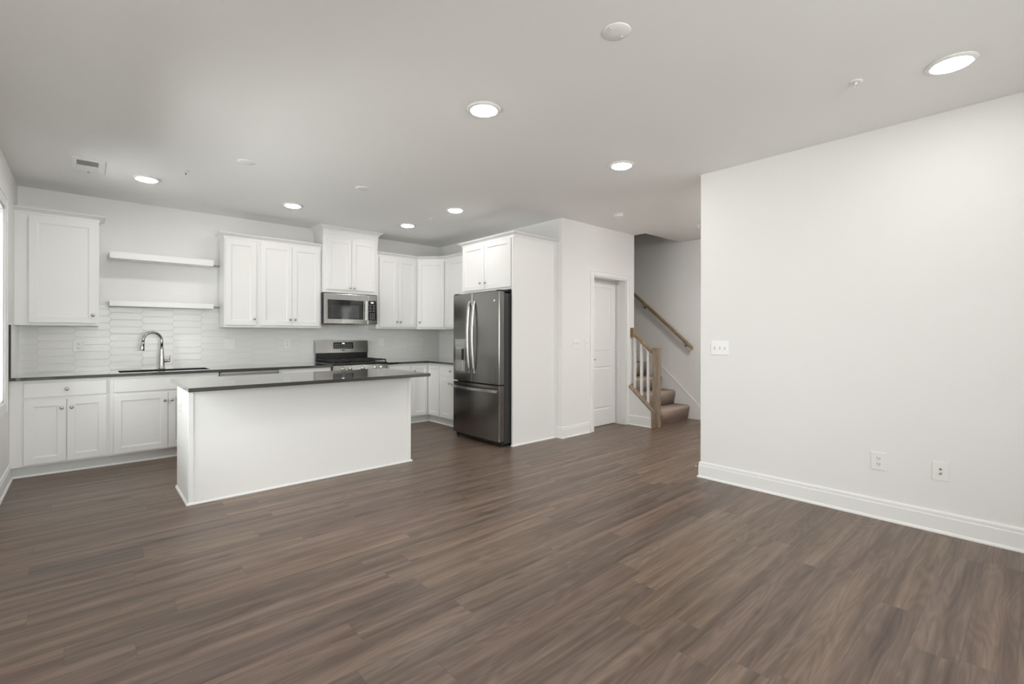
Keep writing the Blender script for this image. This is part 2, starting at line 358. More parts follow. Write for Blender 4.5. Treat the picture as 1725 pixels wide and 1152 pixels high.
def panel_ring(s, F, u0, u1, w0, w1):
    def ring(d, v): return [Vector(F(*p)) for p in ((u0+d, v, w0+d), (u1-d, v, w0+d), (u1-d, v, w1-d), (u0+d, v, w1-d))]
    s.loops([ring(0, 0), ring(.008, -.008), ring(.022, -.008), ring(.035, -.002)], cap0=False)
d = MB()
ux = [a0, a0+.1, a1-.1, a1]; wz = [.008, .235, .845, 1.044, 1.973, DZ-.016]
for i in range(3):
    for j in range(5):
        if i == 1 and j in (1, 3): panel_ring(d, F, ux[1], ux[2], wz[j], wz[j+1]); continue
        d.bm.faces.new([d.bm.verts.new(F(*p)) for p in ((ux[i],0,wz[j]),(ux[i+1],0,wz[j]),(ux[i+1],0,wz[j+1]),(ux[i],0,wz[j+1]))])
d.fbox(F, a0, a1, -.035, -.012, .008, DZ-.016)
for u in (a0, a1-.0004): d.fbox(F, u, u+.0004, -.02, 0, .008, DZ-.016)
door = struct(d.build('door_1', 'trim', label=None))
s = MB().lathe(F(a0+.07, 0, .95), (0, -1, 0), [(.026, 0), (.026, .006), (.011, .01), (.011, .045), (.004, .05)], 20)
s.tube([F(a0+.07, .045, .95), F(a0+.1, .047, .95), F(a0+.18, .047, .952)], .009, 10)
s.build('door_handle', 'nickel', door)

# left window: frame, sash rails, panes, casing, sill
def build_window(name, F, u0, u1, w0, w1, depth, casing=True):
    s = MB()
    s.fbox(F, u0-.001, u0+.02, -depth, 0, w0, w1); s.fbox(F, u1-.02, u1+.001, -depth, 0, w0, w1)
    s.fbox(F, u0, u1, -depth, 0, w0-.001, w0+.02); s.fbox(F, u0, u1, -depth, 0, w1-.02, w1+.001)
    if casing: casing_profile(s, F, u0, u1, w0-.085, w1, .082); s.fbox(F, u0, u1, 0, .014, w0-.085, w0)
    wn = struct(s.build(name, 'trim'))
    f = MB(); n = 2; mid = (w0+w1)/2
    for i in range(n):
        a = u0+.02+(u1-u0-.04)*i/n; b = u0+.02+(u1-u0-.04)*(i+1)/n
        for (c0, c1) in ((w0+.02, mid), (mid, w1-.02)):
            f.fbox(F, a, a+.035, -depth+.03, -depth+.07, c0, c1); f.fbox(F, b-.035, b, -depth+.03, -depth+.07, c0, c1)
            f.fbox(F, a, b, -depth+.03, -depth+.07, c0, c0+.035); f.fbox(F, a, b, -depth+.03, -depth+.07, c1-.035, c1)
    f.build('window_frame', 'plastic', wn)
    g = MB().fbox(F, u0+.03, u1-.03, -depth+.048, -depth+.052, w0+.03, w1-.03); g.build('window_pane', 'pane', wn)
    return wn
build_window('window_1', lambda u, v, w: (XL+v, u, w), WY0, WY1, WZ0, WZ1, T)
build_window('window_added_rear', FP(YN), RX0, RX1, RZ0, RZ1, T)  # unseen rear window, added to bring daylight into the room
build_window('window_added_left', lambda u, v, w: (XL+v, u, w), PY0, PY1, PZ0, PZ1, T)  # unseen left window, added to throw daylight across to the stairs

# ------------------------------------------------------------------ stairs
RISE, RUN, Y0 = .211, .236, 3.65
X0S, X1S = 6.006, XS-.014
st = empty('staircase', ((X0S+X1S)/2, Y0, 0), 'tan carpeted staircase rising between the short railing and the hall wall', 'stairs')
for k in range(12):
    ya, zb = Y0+RUN*k, RISE*k; zt = zb+RISE; nose = []
    for j in range(9):
        t = -.25+(math.pi/2+.25)*j/8; nose.append((ya+.004-.036*math.cos(t), zt-.034+.034*math.sin(t)))
    xa = X0S if k > 1 else X0S-.0
    prof = [(ya, max(zb-.02, 0))]+nose+[(ya+RUN+.005, zt), (ya+RUN+.005, max(zb-.02, 0))]
    s = MB(); s.loops([[Vector((xa, y, z)) for y, z in prof], [Vector((X1S, y, z)) for y, z in prof]], smooth=False)
    for f_ in s.bm.faces: f_.smooth = len(f_.verts) == 4
    s.build('step', 'carpet', st)
# skirt board along the wall
sl = RISE/RUN
s = MB(); top = lambda y: .275+(y-3.527)*sl
s.prism([(3.42, 0), (3.42, .143), (3.527, .275-.0), (6.3, top(6.3)), (6.3, top(6.3)-.5), (Y0+.35, 0)], lambda a, v, b: (XS-v, a, b), 0, .012)
s.prism([(3.50, top(3.50)-.012), (3.50, top(3.50)+.006), (6.3, top(6.3)+.006), (6.3, top(6.3)-.012)], lambda a, v, b: (XS-v, a, b), .012, .018)
s.build('skirt_board', 'trim', st)
# knee wall
ky = lambda y: .236+(y-3.6)*.86
s = MB().prism([(3.605, 0), (3.605, ky(3.605)-.018), (YW, ky(YW)-.018), (YW, 0)], lambda a, v, b: (5.855+v, a, b), 0, .135)
struct(s.build('wall_stair_knee', 'trim'))
s = MB().sweep([(5.855, YW), (5.855, 3.605)], [(0, 0), (.012, 0), (.012, .01), (.006, .016), (.006, .135), (0, .14)], -1)
struct(s.build('baseboard_stair', 'trim'))
rl_ = empty('stair_railing', (5.95, 3.6, 0), 'short oak stair railing with three white balusters beside the carpeted steps', 'railing')
s = MB().box(5.925, 6.005, 3.545, 3.635, 0, 1.10, .003); s.box(5.92, 6.01, 3.54, 3.64, 1.10, 1.115, .003); s.build('newel_post', 'oak_v', rl_)
s = MB(); s.prism([(3.585, ky(3.585)-.004), (3.6, ky(3.6)+.012), (YW, ky(YW)+.012), (YW, ky(YW)-.018), (3.606, ky(3.606)-.018), (3.606, 0), (3.585, 0)], lambda a, v, b: (5.847+v, a, b), 0, .151)
s.build('bottom_cap', 'oak_v', rl_, label='oak cap running down the slope and end of the low wall')
hz = lambda y: 1.012+(y-3.635)*.86
def rail_sec(y, z, cx):  # moulded handrail section
    return [Vector((cx+a, y, z+b)) for a, b in ((-.022, 0), (-.026, .018), (-.032, .03), (-.032, .052), (-.02, .066), (.02, .066), (.032, .052), (.032, .03), (.026, .018), (.022, 0))]
s = MB().loops([rail_sec(3.635, hz(3.635), 5.945), rail_sec(3.94, hz(3.94), 5.945)]); s.box(5.90, 5.99, 3.93, YW-.001, hz(3.94)-.01, hz(3.94)+.125, .004)
s.build('handrail', 'oak', rl_)
for y in (3.71, 3.82, 3.93):
    s = MB(); z0, z1 = ky(y)+.012, hz(y); q = .016
    rings = [[Vector((5.945+a, y+b, z+b*.86)) for a, b in ((-q, -q), (q, -q), (q, q), (-q, q))] for z in (z0-.004, z1+.004)]
    s.loops(rings); s.build('baluster', 'trim', rl_, label='white square baluster')
wr = empty('wall_handrail', (6.9, 3.56, 1.08), 'oak handrail mounted on the wall above the carpeted stairs', 'handrail')
z_ = lambda y: 1.075+(y-3.56)*.862
def wsec(y): return [Vector((6.905+a, y, z_(y)+b)) for a, b in ((-.018, 0), (-.024, .02), (-.024, .045), (-.012, .06), (.012, .06), (.024, .045), (.024, .02), (.018, 0))]
MB().loops([wsec(3.55), wsec(6.2)]).build('rail', 'oak', wr)
for y in (3.69, 4.42, 5.4):
    s = MB().tube([(6.905, y, z_(y)), (6.905, y, z_(y)-.03), (6.93, y, z_(y)-.055), (XS-.004, y, z_(y)-.06)], .006, 8); s.lathe((XS-.006, y, z_(y)-.06), (1, 0, 0), [(.025, 0), (.025, .006)], 14)
    s.build('bracket', 'nickel', wr)

# ------------------------------------------------------------------ upper cabinets
ZB, ZT = 1.377, 2.45
CROWN = [(0, 0), (.006, 0), (.006, .016), (.018, .028), (.036, .040), (.046, .044), (.050, .050), (.050, .056), (0, .056)]
def crown(path, side, z, parent, prof=CROWN): return MB().sweep(path, [(o, z+h) for o, h in prof], side).build('crown_moulding', 'cab', parent)
def upper_y(name, x0, x1, yf, z0, z1, label):
    e = empty(name, ((x0+x1)/2, (yf+YB)/2, z0), label, 'cabinet')
    MB().box(x0, x1, yf, YB-.014 if z0 < 1.6 else YB, z0, z1, .0015).build('body', 'cab', e); return e
YU = 6.454
F = FY(YU)
A = upper_y('wall_cabinet', XL, .10, YU, ZB, ZT, 'white single door wall cabinet in the left corner beside the window')
add_door(F, -.407, .081, 1.405, 2.425, A, .053, 1.484)
crown([(XL, YU), (.10, YU), (.10, YB)], -1, 2.444, A)
Bc = upper_y('wall_cabinet', 1.216, 2.353, YU, ZB, ZT, 'white three door wall cabinet between the floating shelves and the microwave')
add_door(F, 1.228, 1.556, 1.405, 2.425, Bc, 1.534, 1.484); add_door(F, 1.607, 1.975, 1.405, 2.425, Bc, 1.95, 1.484); add_door(F, 1.978, 2.332, 1.405, 2.425, Bc, 2.007, 1.484)
crown([(1.216, YB), (1.216, YU), (2.353, YU)], -1, 2.444, Bc)
YC_ = 6.40; FC = FY(YC_)
C_ = upper_y('wall_cabinet', 2.357, 3.139, YC_, 1.862, 2.70, 'tall crowned white two door wall cabinet above the microwave')
add_door(FC, 2.40, 2.743, 1.905, 2.60, C_, 2.715, 1.935); add_door(FC, 2.747, 3.088, 1.905, 2.60, C_, 2.775, 1.935)
MB().box(2.352, 3.144, YC_-.006, YB, 2.645, 2.70).build('riser', 'cab', C_)
CR2 = [(0, 0), (.008, 0), (.008, .012), (.02, .026), (.045, .042), (.056, .05), (.060, .056), (.060, .058), (0, .058)]
crown([(2.352, YB), (2.352, YC_-.006), (3.144, YC_-.006), (3.144, YB)], -1, 2.70, C_, CR2)
D_ = upper_y('wall_cabinet', 3.143, 3.80, YU, ZB, ZT, 'white two door wall cabinet right of the microwave')
add_door(F, 3.185, 3.489, 1.405, 2.425, D_, 3.462, 1.484); add_door(F, 3.492, 3.795, 1.405, 2.425, D_, 3.52, 1.484)
DP, DQ = (3.822, YU), (4.134, 6.142)
e = empty('corner_wall_cabinet', (4.2, 6.5, ZB), 'white diagonal one door corner wall cabinet at the kitchen corner', 'cabinet')
s = MB(); pl = [(3.802, YU), DP, DQ, (4.134, 6.122), (XK, 6.122), (XK, YB-.014), (3.802, YB-.014)]
s.loops([[Vector((x, y, ZB)) for x, y in pl], [Vector((x, y, ZT)) for x, y in pl]]); s.build('body', 'cab', e)
FDg = FD(DP, DQ); LD = (Vector(DQ)-Vector(DP)).length
add_door(FDg, .016, LD-.016, 1.405, 2.425, e, .05, 1.484)
G = empty('wall_cabinet', (4.28, 5.6, ZB), 'white wall cabinet on the right kitchen wall, partly behind the fridge', 'cabinet')
MB().box(4.134, XK, 5.10, 6.12, ZB, ZT, .0015).build('body', 'cab', G)
FE = FX(4.134); add_door(FE, 5.62, 6.105, 1.405, 2.425, G, 5.65, 1.484); add_door(FE, 5.12, 5.616, 1.405, 2.425, G, 5.58, 1.484)
# one continuous crown over the corner run
tag(MB().sweep([(3.145, YU), DP, DQ, (4.134, 5.10)], [(o*.9, 2.444+h) for o, h in CROWN], -1).build('crown_moulding', 'cab'), 'white crown moulding bending around the corner cabinet tops', 'moulding')
# cabinet above the fridge with its full-height side panel
XF_ = 3.695
Fc = empty('fridge_cabinet', (4.05, 4.58, 1.83), 'white two door cabinet directly above the fridge', 'cabinet')
MB().box(XF_, XK, 4.097, 5.09, 1.83, 2.44, .0015).build('body', 'cab', Fc)
FF = FX(XF_); add_door(FF, 4.115, 4.605, 1.858, 2.43, Fc, 4.575, 1.938); add_door(FF, 4.612, 5.060, 1.858, 2.43, Fc, 4.675, 1.938)
crown([(XK, 5.09), (XF_, 5.09), (XF_, 4.072), (XK, 4.072)], -1, 2.44, Fc, [(o*.85, h*.9) for o, h in CROWN])
pn = empty('side_panel', (4.05, 4.084, 0), 'tall white end panel standing along the right side of the fridge', 'panel')
MB().box(3.676, XK-.001, 4.072, 4.096, 0, 2.439, .0015).build('board', 'cab', pn)
MB().box(4.372, XK-.001, 4.064, 4.072, .0, 2.43, .001).build('scribe_strip', 'cab', pn)
SH = [(0, 0), (.012, 0), (.012, .006), (.009, .014), (0, .018)]
MB().sweep([(3.676, 4.096), (3.676, 4.072), (XK-.02, 4.072)], SH, -1).build('shoe_moulding', 'trim', pn)

# ------------------------------------------------------------------ base cabinets
YF = 6.088; FB = FY(YF); CT = .877
def base_body(e, pts_top, toe=None):
    s = MB(); s.loops([[Vector((x, y, .10)) for x, y in pts_top], [Vector((x, y, CT)) for x, y in pts_top]]); s.build('body', 'cab', e)
def rect(x0, x1, y0, y1): return [(x0, y0), (x1, y0), (x1, y1), (x0, y1)]
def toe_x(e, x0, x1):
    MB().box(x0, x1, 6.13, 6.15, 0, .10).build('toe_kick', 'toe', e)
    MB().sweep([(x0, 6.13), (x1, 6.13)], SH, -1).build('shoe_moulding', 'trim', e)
b1 = empty('base_cabinet', (-.16, 6.4, 0), 'white base cabinet with one drawer over two doors in the left corner', 'cabinet')
base_body(b1, rect(XL+.001, .1775, YF, YB-.014)); toe_x(b1, XL+.001, .177)
add_drawer(FB, -.414, .151, .717, .848, b1); add_door(FB, -.415, -.135, .115, .692, b1, -.165, .61); add_door(FB, -.131, .151, .115, .692, b1, -.098, .61)
b2 = empty('sink_base_cabinet', (.63, 6.4, 0), 'white two door base cabinet under the black sink', 'cabinet')
s = MB(); s.box(.178, 1.098, YF, YF+.06, .10, CT); s.box(.178, .20, YF+.06, YB-.014, .10, CT); s.box(1.08, 1.098, YF+.06, YB-.014, .10, CT); s.box(.20, 1.08, YF+.06, YB-.014, .10, .12); s.build('body', 'cab', b2); toe_x(b2, .177, 1.10)
add_drawer(FB, .204, 1.075, .719, .848, b2, kn=False, name='drawer_front'); add_door(FB, .202, .637, .115, .692, b2, .61, .61); add_door(FB, .641, 1.075, .115, .692, b2, .671, .61)
b3 = empty('base_cabinet', (2.03, 6.4, 0), 'white base cabinet between the dishwasher and the range', 'cabinet')
base_body(b3, rect(1.722, 2.344, YF, YB-.014)); toe_x(b3, 1.722, 2.344)
add_drawer(FB, 1.745, 2.325, .717, .848, b3); add_door(FB, 1.745, 2.033, .115, .692, b3, 2.0, .61); add_door(FB, 2.037, 2.325, .115, .692, b3, 2.07, .61)
b4 = empty('base_cabinet', (3.3, 6.4, 0), 'white base cabinet just right of the gas range', 'cabinet')
base_body(b4, rect(3.12, 3.498, YF, YB-.014)); toe_x(b4, 3.12, 3.49)
add_drawer(FB, 3.145, 3.475, .717, .848, b4); add_door(FB, 3.145, 3.475, .115, .692, b4, 3.17, .61)
b5 = empty('corner_base_cabinet', (4.1, 6.4, 0), 'white corner base cabinet with a folding door in the kitchen corner', 'cabinet')
XB = 3.80
base_body(b5, [(3.50, YF), (XB, YF), (XB, 5.765), (XK-.014, 5.765), (XK-.014, YB-.014), (3.50, YB-.014)])
FBx = FX(XB)
add_door(FB, 3.523, 3.776, .115, .845, b5, 3.545, .765, rail=.05); add_door(FBx, 5.782, 6.064, .115, .845, b5, rail=.05)
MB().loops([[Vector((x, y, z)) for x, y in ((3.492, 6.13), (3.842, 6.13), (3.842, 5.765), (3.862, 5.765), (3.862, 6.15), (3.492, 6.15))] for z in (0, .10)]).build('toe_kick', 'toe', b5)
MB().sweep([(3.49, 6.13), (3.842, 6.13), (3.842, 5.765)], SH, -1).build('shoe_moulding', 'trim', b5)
b6 = empty('base_cabinet', (4.1, 5.43, 0), 'white base cabinet beside the fridge on the right kitchen wall', 'cabinet')
base_body(b6, rect(XB, XK-.014, 5.10, 5.763))
add_drawer(FBx, 5.20, 5.742, .717, .848, b6); add_door(FBx, 5.20, 5.469, .115, .692, b6, 5.44, .61); add_door(FBx, 5.473, 5.742, .115, .692, b6, 5.505, .61)
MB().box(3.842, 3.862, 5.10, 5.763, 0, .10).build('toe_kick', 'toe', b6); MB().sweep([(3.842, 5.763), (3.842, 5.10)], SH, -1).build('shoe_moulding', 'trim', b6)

# counters
ZC = .905
s = MB(); SX0, SX1, SY0, SY1 = .252, 1.035, 6.18, 6.53
s.box(XL, SX0, 6.048, YB, CT, ZC); s.box(SX1, 2.350, 6.048, YB, CT, ZC); s.box(SX0, SX1, 6.048, SY0, CT, ZC); s.box(SX0, SX1, SY1, YB, CT, ZC)
tag(s.build('countertop', 'quartz'), 'long charcoal stone countertop holding the sink along the back wall', 'countertop')
s = MB(); pl = [(3.114, 6.048), (3.757, 6.048), (3.757, 5.10), (XK, 5.10), (XK, YB), (3.114, YB)]
s.loops([[Vector((x, y, z)) for x, y in pl] for z in (CT, ZC)])
tag(s.build('countertop', 'quartz'), 'L shaped charcoal stone countertop in the corner between range and fridge', 'countertop')
# backsplash
bs = empty('tile_backsplash', (2, YB-.006, ZC), 'glossy white elongated hexagon tile backsplash above the back counter', 'backsplash')
s = MB(); s.box(XL+.012, .16, YB-.012, YB, ZC, 1.379); s.box(.10, 1.216, YB-.012, YB, 1.379, 1.608); s.box(.16, 4.42, YB-.012, YB, ZC, 1.379); s.box(2.34, 3.15, YB-.012, YB, 1.379, 1.5)
s.build('tile_panel', 'tile_x', bs)
MB().box(XL, XL+.012, 6.052, YB-.012, ZC, 1.376).build('side_tile_panel', 'tile_y', bs); MB().box(XK-.012, XK, 5.10, YB-.012, ZC, 1.376).build('side_tile_panel', 'tile_y', bs)
MB().box(XL, XL+.014, 6.046, 6.053, ZC, 1.376).build('edge_strip', 'hole', bs, label='dark metal tile edge strip')

# sink and faucet
sk = empty('sink', ((SX0+SX1)/2, 6.35, .68), 'black undermount kitchen sink in the back counter', 'sink')
s = MB(); a, b, c0, d0 = SX0-.006, SX1+.006, SY0-.006, SY1+.006
s.box(a-.012, a, c0-.012, d0+.012, .68, CT-.001); s.box(b, b+.012, c0-.012, d0+.012, .68, CT-.001); s.box(a, b, c0-.012, c0, .68, CT-.001); s.box(a, b, d0, d0+.012, .68, CT-.001); s.box(a-.012, b+.012, c0-.012, d0+.012, .67, .68)
s.build('basin', 'sink', sk); MB().lathe((.64, 6.4, .68), (0, 0, 1), [(.05, 0), (.05, .004), (.03, .005), (.02, .001)], 20).build('drain', 'chrome', sk)
fc = empty('faucet', (.636, 6.60, ZC), 'brushed steel gooseneck faucet standing behind the sink', 'faucet')
bx, by = .636, 6.60; dx, dy = -.89, -.46
MB().lathe((bx, by, ZC), (0, 0, 1), [(.031, 0), (.031, .004), (.027, .010), (.026, .05), (.023, .13), (.017, .22), (.0145, .25)], 24).build('base', 'nickel', fc)
pts = [(bx, by, ZC+.24), (bx, by, ZC+.31)]; rr = .097
for i in range(17):
    t = math.pi*(i/16)*1.02; h = rr-rr*math.cos(t); pts.append((bx+dx*h, by+dy*h, ZC+.315+rr*math.sin(t)*.98))
MB().tube(pts, .0135, 14).build('spout', 'nickel', fc)
e0 = Vector(pts[-1]); ddn = Vector((dx*.12, dy*.12, -1)).normalized()
s = MB().tube([e0, e0+ddn*.012, e0+ddn*.05, e0+ddn*.095, e0+ddn*.10], [.0145, .016, .018, .0225, .020], 18)
sh = s.build('spray_head', 'nickel', fc)
s = MB(); cc = e0+ddn*.045+Vector((.3, -.9, 0))*.016; s.box(cc.x-.006, cc.x+.006, cc.y-.004, cc.y+.006, cc.z-.02, cc.z+.02, .002); s.build('spray_button', 'rubber', sh)
s = MB().tube([(bx+.015, by, ZC+.085), (bx+.065, by-.005, ZC+.09), (bx+.075, by-.005, ZC+.092)], [.016, .014, .012], 14)
s.tube([(bx+.068, by-.005, ZC+.095), (bx+.074, by-.004, ZC+.125), (bx+.078, by, ZC+.15)], [.007, .005, .004], 10)
s.build('lever_handle', 'nickel', fc)

# floating shelves
for z0, z1, lb in ((2.095, 2.165, 'upper white floating shelf between the left wall cabinets'), (1.592, 1.65, 'lower white floating shelf just above the tile')):
    sf = empty('floating_shelf', (.65, 6.62, z0), lb, 'shelf', 'floating shelves')
    MB().box(.184, 1.118, 6.50, YB-.002 if z0 > 2 else YB-.012, z0, z1, .002).build('board', 'cab', sf)
    MB().box(1.118, 1.214, 6.70, 6.72, z0+.02, z0+.04).build('mounting_rod', 'grey', sf)

# ------------------------------------------------------------------ microwave
mw = empty('microwave', (2.74, 6.55, 1.437), 'stainless over the range microwave below the tall crowned cabinet', 'microwave')
MB().box(2.359, 3.111, 6.375, YB-.014, 1.445, 1.860, .002).build('body', 'fside', mw)
Fm = FY(6.375)
dr = MB().fbox(Fm, 2.356, 2.962, 0, .028, 1.437, 1.848, .006, 2).build('door', 'steel', mw)
MB().fbox(Fm, 2.398, 2.905, .028, .030, 1.502, 1.765, .0005).build('door_glass', 'glass_black', dr)
MB().fbox(Fm, 2.44, 2.835, .030, .0306, 1.524, 1.695).build('window_screen', 'window_mesh', dr)
hd = MB(); hd.fbox(Fm, 2.918, 2.952, .045, .060, 1.488, 1.765, .005, 2); hd.fbox(Fm, 2.926, 2.944, .026, .048, 1.50, 1.52); hd.fbox(Fm, 2.926, 2.944, .026, .048, 1.735, 1.755); hd.build('handle', 'steel_light', dr)
cp = MB().fbox(Fm, 2.964, 3.113, 0, .028, 1.437, 1.848, .006, 2).build('control_panel', 'steel', mw)
MB().fbox(Fm, 2.968, 3.092, .028, .030, 1.495, 1.772, .0005).build('keypad', 'glass_black', cp)
MB().fbox(Fm, 3.01, 3.048, .030, .0308, 1.735, 1.752).build('display', 'display', cp)
for r_ in range(4):
    for q_ in range(3): MB().fbox(Fm, 2.995+q_*.028, 3.011+q_*.028, .030, .0305, 1.512+r_*.024, 1.522+r_*.024).build('button', 'grey', cp)
for r_ in range(5):
    for q_ in range(2): MB().fbox(Fm, 2.985+q_*.05+(r_ % 2)*.006, 3.022+q_*.05-(r_ % 2)*.004, .030, .0305, 1.618+r_*.022, 1.624+r_*.022).build('button', 'grey', cp)
MB().box(2.45, 2.80, 6.40, 6.60, 1.432, 1.445).build('vent_grille', 'black', mw)

# ------------------------------------------------------------------ gas range
rg = empty('gas_range', (2.732, 6.4, 0), 'stainless gas range with black cooktop between the back counters', 'range')
RX_0, RX_1 = 2.354, 3.110
MB().box(RX_0, RX_1, 6.06, 6.74, .08, .895, .002).build('body', 'fside', rg)
MB().box(RX_0-.001, RX_1+.001, 6.035, 6.66, .895, .918, .004).build('cooktop', 'black', rg)
s = MB(); s.loops([[Vector((x, y, z)) for y, z in ((6.06, .80), (6.028, .80), (6.036, .89), (6.06, .90))] for x in (RX_0, RX_1)]); cpn = s.build('control_panel', 'steel', rg)
for x in (2.482, 2.575, 2.747, 2.921, 3.008):
    MB().lathe((x, 6.034, .848), (0, -1, -.08), [(.026, 0), (.026, .004), (.021, .008), (.019, .032), (.012, .035), (.002, .035)], 20).build('knob', 'steel_light', cpn)
od = MB().box(RX_0+.004, RX_1-.004, 6.03, 6.06, .24, .79, .004).build('oven_door', 'steel', rg)
MB().box(2.46, 3.0, 6.027, 6.031, .36, .66).build('oven_window', 'glass_black', od)
s = MB().tube([(2.41, 5.985, .745), (3.055, 5.985, .745)], .012, 12); s.box(2.42, 2.44, 5.985, 6.032, .735, .755); s.box(3.025, 3.045, 5.985, 6.032, .735, .755); s.build('handle', 'steel_light', od)
MB().box(RX_0+.004, RX_1-.004, 6.03, 6.06, .08, .235, .004).build('storage_drawer', 'steel', rg)
s = MB(); s.box(RX_0+.004, RX_1-.004, 6.655, 6.70, .918, 1.045, .002); s.build('backguard_lower', 'black', rg)
s = MB(); s.loops([[Vector((x, y, z)) for y, z in ((6.735, 1.035), (6.652, 1.035), (6.668, 1.205), (6.69, 1.21), (6.735, 1.21))] for x in (RX_0-.002, RX_1+.002)]); bgd = s.build('backguard', 'steel', rg)
FG = lambda u, v, w: (u, 6.652+.016*(w-1.035)/.17-v, w)
MB().fbox(FG, 2.598, 2.888, 0, .002, 1.09, 1.182).build('control_display', 'glass_black', bgd)
MB().fbox(FG, 2.725, 2.76, .002, .0026, 1.158, 1.172).build('clock', 'display', bgd)
for r_ in range(3):
    for q_ in range(9):
        if 3 < q_ < 5 and r_ == 2: continue
        MB().fbox(FG, 2.615+q_*.029, 2.631+q_*.029, .002, .0025, 1.102+r_*.024, 1.110+r_*.024).build('button', 'grey', bgd)
MB().fbox(FG, 2.715, 2.765, 0, .0015, 1.062, 1.074).build('badge', 'hole', bgd)
for x, y in ((2.50, 6.20), (2.50, 6.50), (2.732, 6.35), (2.964, 6.20), (2.964, 6.50)):
    MB().lathe((x, y, .918), (0, 0, 1), [(.05, 0), (.05, .006), (.036, .008), (.036, .018), (.028, .022), (.002, .022)], 20).build('burner', 'iron', rg)
for x0 in (RX_0+.012, 2.61, 2.86):
    x1 = x0+.240; s = MB()
    for x in (x0, x1-.012): s.box(x, x+.012, 6.06, 6.63, .940, .956, .002)
    for y in (6.06, 6.34, 6.618): s.box(x0, x1, y, y+.012, .940, .956, .002)
    for y in (6.20, 6.48): s.box(x0, x1, y-.005, y+.005, .944, .960, .002)
    s.box((x0+x1)/2-.005, (x0+x1)/2+.005, 6.06, 6.63, .944, .960, .002)
    for x in (x0, x1-.012):
        for y in (6.06, 6.618): s.box(x, x+.012, y, y+.012, .918, .942)
    s.build('grate', 'iron', rg)

# ------------------------------------------------------------------ dishwasher
dw = empty('dishwasher', (1.41, 6.4, 0), 'stainless dishwasher under the back counter right of the sink', 'dishwasher')
MB().box(1.104, 1.716, 6.10, 6.70, .10, .874).build('body', 'fside', dw)
MB().box(1.104, 1.716, 6.14, 6.16, 0, .10).build('toe_kick', 'black', dw)
dd = MB().box(1.104, 1.716, 6.062, 6.10, .11, .868, .004, 2).build('door', 'steel', dw)
MB().box(1.108, 1.712, 6.058, 6.066, .853, .872, .001).build('control_strip', 'chrome', dd)
s = MB().tube([(1.15, 6.02, .80), (1.67, 6.02, .80)], .011, 12); s.box(1.16, 1.18, 6.02, 6.064, .792, .808); s.box(1.64, 1.66, 6.02, 6.064, .792, .808); s.build('handle', 'steel_light', dd)

# ------------------------------------------------------------------ fridge
fr = empty('refrigerator', (3.9, 4.57, 0), 'stainless french door refrigerator with water dispenser between panel and counter', 'refrigerator')
FY0, FY1, FX0 = 4.112, 5.022, 3.505
MB().box(FX0+.085, 4.30, FY0+.006, FY1-.006, .03, 1.775, .004).build('body', 'fside', fr)
def bow(y): return .016*(1-((y-(FY0+FY1)/2)/((FY1-FY0)/2))**2)
def fdoor(y0, y1, z0, z1, name):
    s = MB(); n = 14; ring = []; r = .007
    ys = [y0, y0+r*.3, y0+r]+[y0+r+(y1-y0-2*r)*i/n for i in range(1, n)]+[y1-r, y1-r*.3, y1]
    pl = []
    for i, y in enumerate(ys):
        off = {0: r, 1: r*.3, 2: 0, len(ys)-3: 0, len(ys)-2: r*.3, len(ys)-1: r}.get(i, 0)
        pl.append((FX0-bow(y)+off, y))
    pl += [(FX0+.07, y1), (FX0+.07, y0)]
    s.loops([[Vector((x, y, z)) for x, y in pl] for z in (z0, z1)])
    return s.build(name, 'steel_v', fr)
YM = 4.602
ld = fdoor(YM+.003, FY1, .722, 1.795, 'left_door'); rd = fdoor(FY0, YM-.003, .722, 1.795, 'right_door'); dwf = fdoor(FY0, FY1, .068, .706, 'freezer_drawer')
MB().box(FX0+.07, FX0+.086, FY0+.004, FY1-.004, .09, 1.78).build('gasket', 'rubber', fr)
def vhandle(y, z0, z1, parent):
    pts = []; n = 14
    for i in range(n+1):
        t = i/n; pts.append((FX0-.028-.036*math.sin(math.pi*t)**.8 if 0 < t < 1 else FX0-.022, y, z0+(z1-z0)*t))
    s = MB(); rings = []
    for x, yy, z in pts:
        rings.append([Vector((x-.008, yy-.012, z)), Vector((x+.008, yy-.014, z)), Vector((x+.008, yy+.014, z)), Vector((x-.008, yy+.012, z))])
    s.loops(rings)
    for z in (z0+.02, z1-.02): s.box(FX0-.035, FX0-.005, y-.010, y+.010, z-.014, z+.014, .002)
    s.build('handle', 'steel_light', parent)
vhandle(YM+.047, .83, 1.70, ld); vhandle(YM-.047, .83, 1.70, rd)
s = MB(); rings = []
for i in range(15):
    t = i/14; y = FY0+.015+(FY1-FY0-.03)*t; x = FX0-.030-.035*math.sin(math.pi*t)**.7 if 0 < t < 1 else FX0-.03
    rings.append([Vector((x-.008, y, .630)), Vector((x+.008, y, .626)), Vector((x+.008, y, .664)), Vector((x-.008, y, .660))])
s.loops(rings)
for y in (FY0+.035, FY1-.035): s.box(FX0-.04, FX0+.002, y-.012, y+.012, .635, .655, .002)
s.build('handle', 'steel_light', dwf)
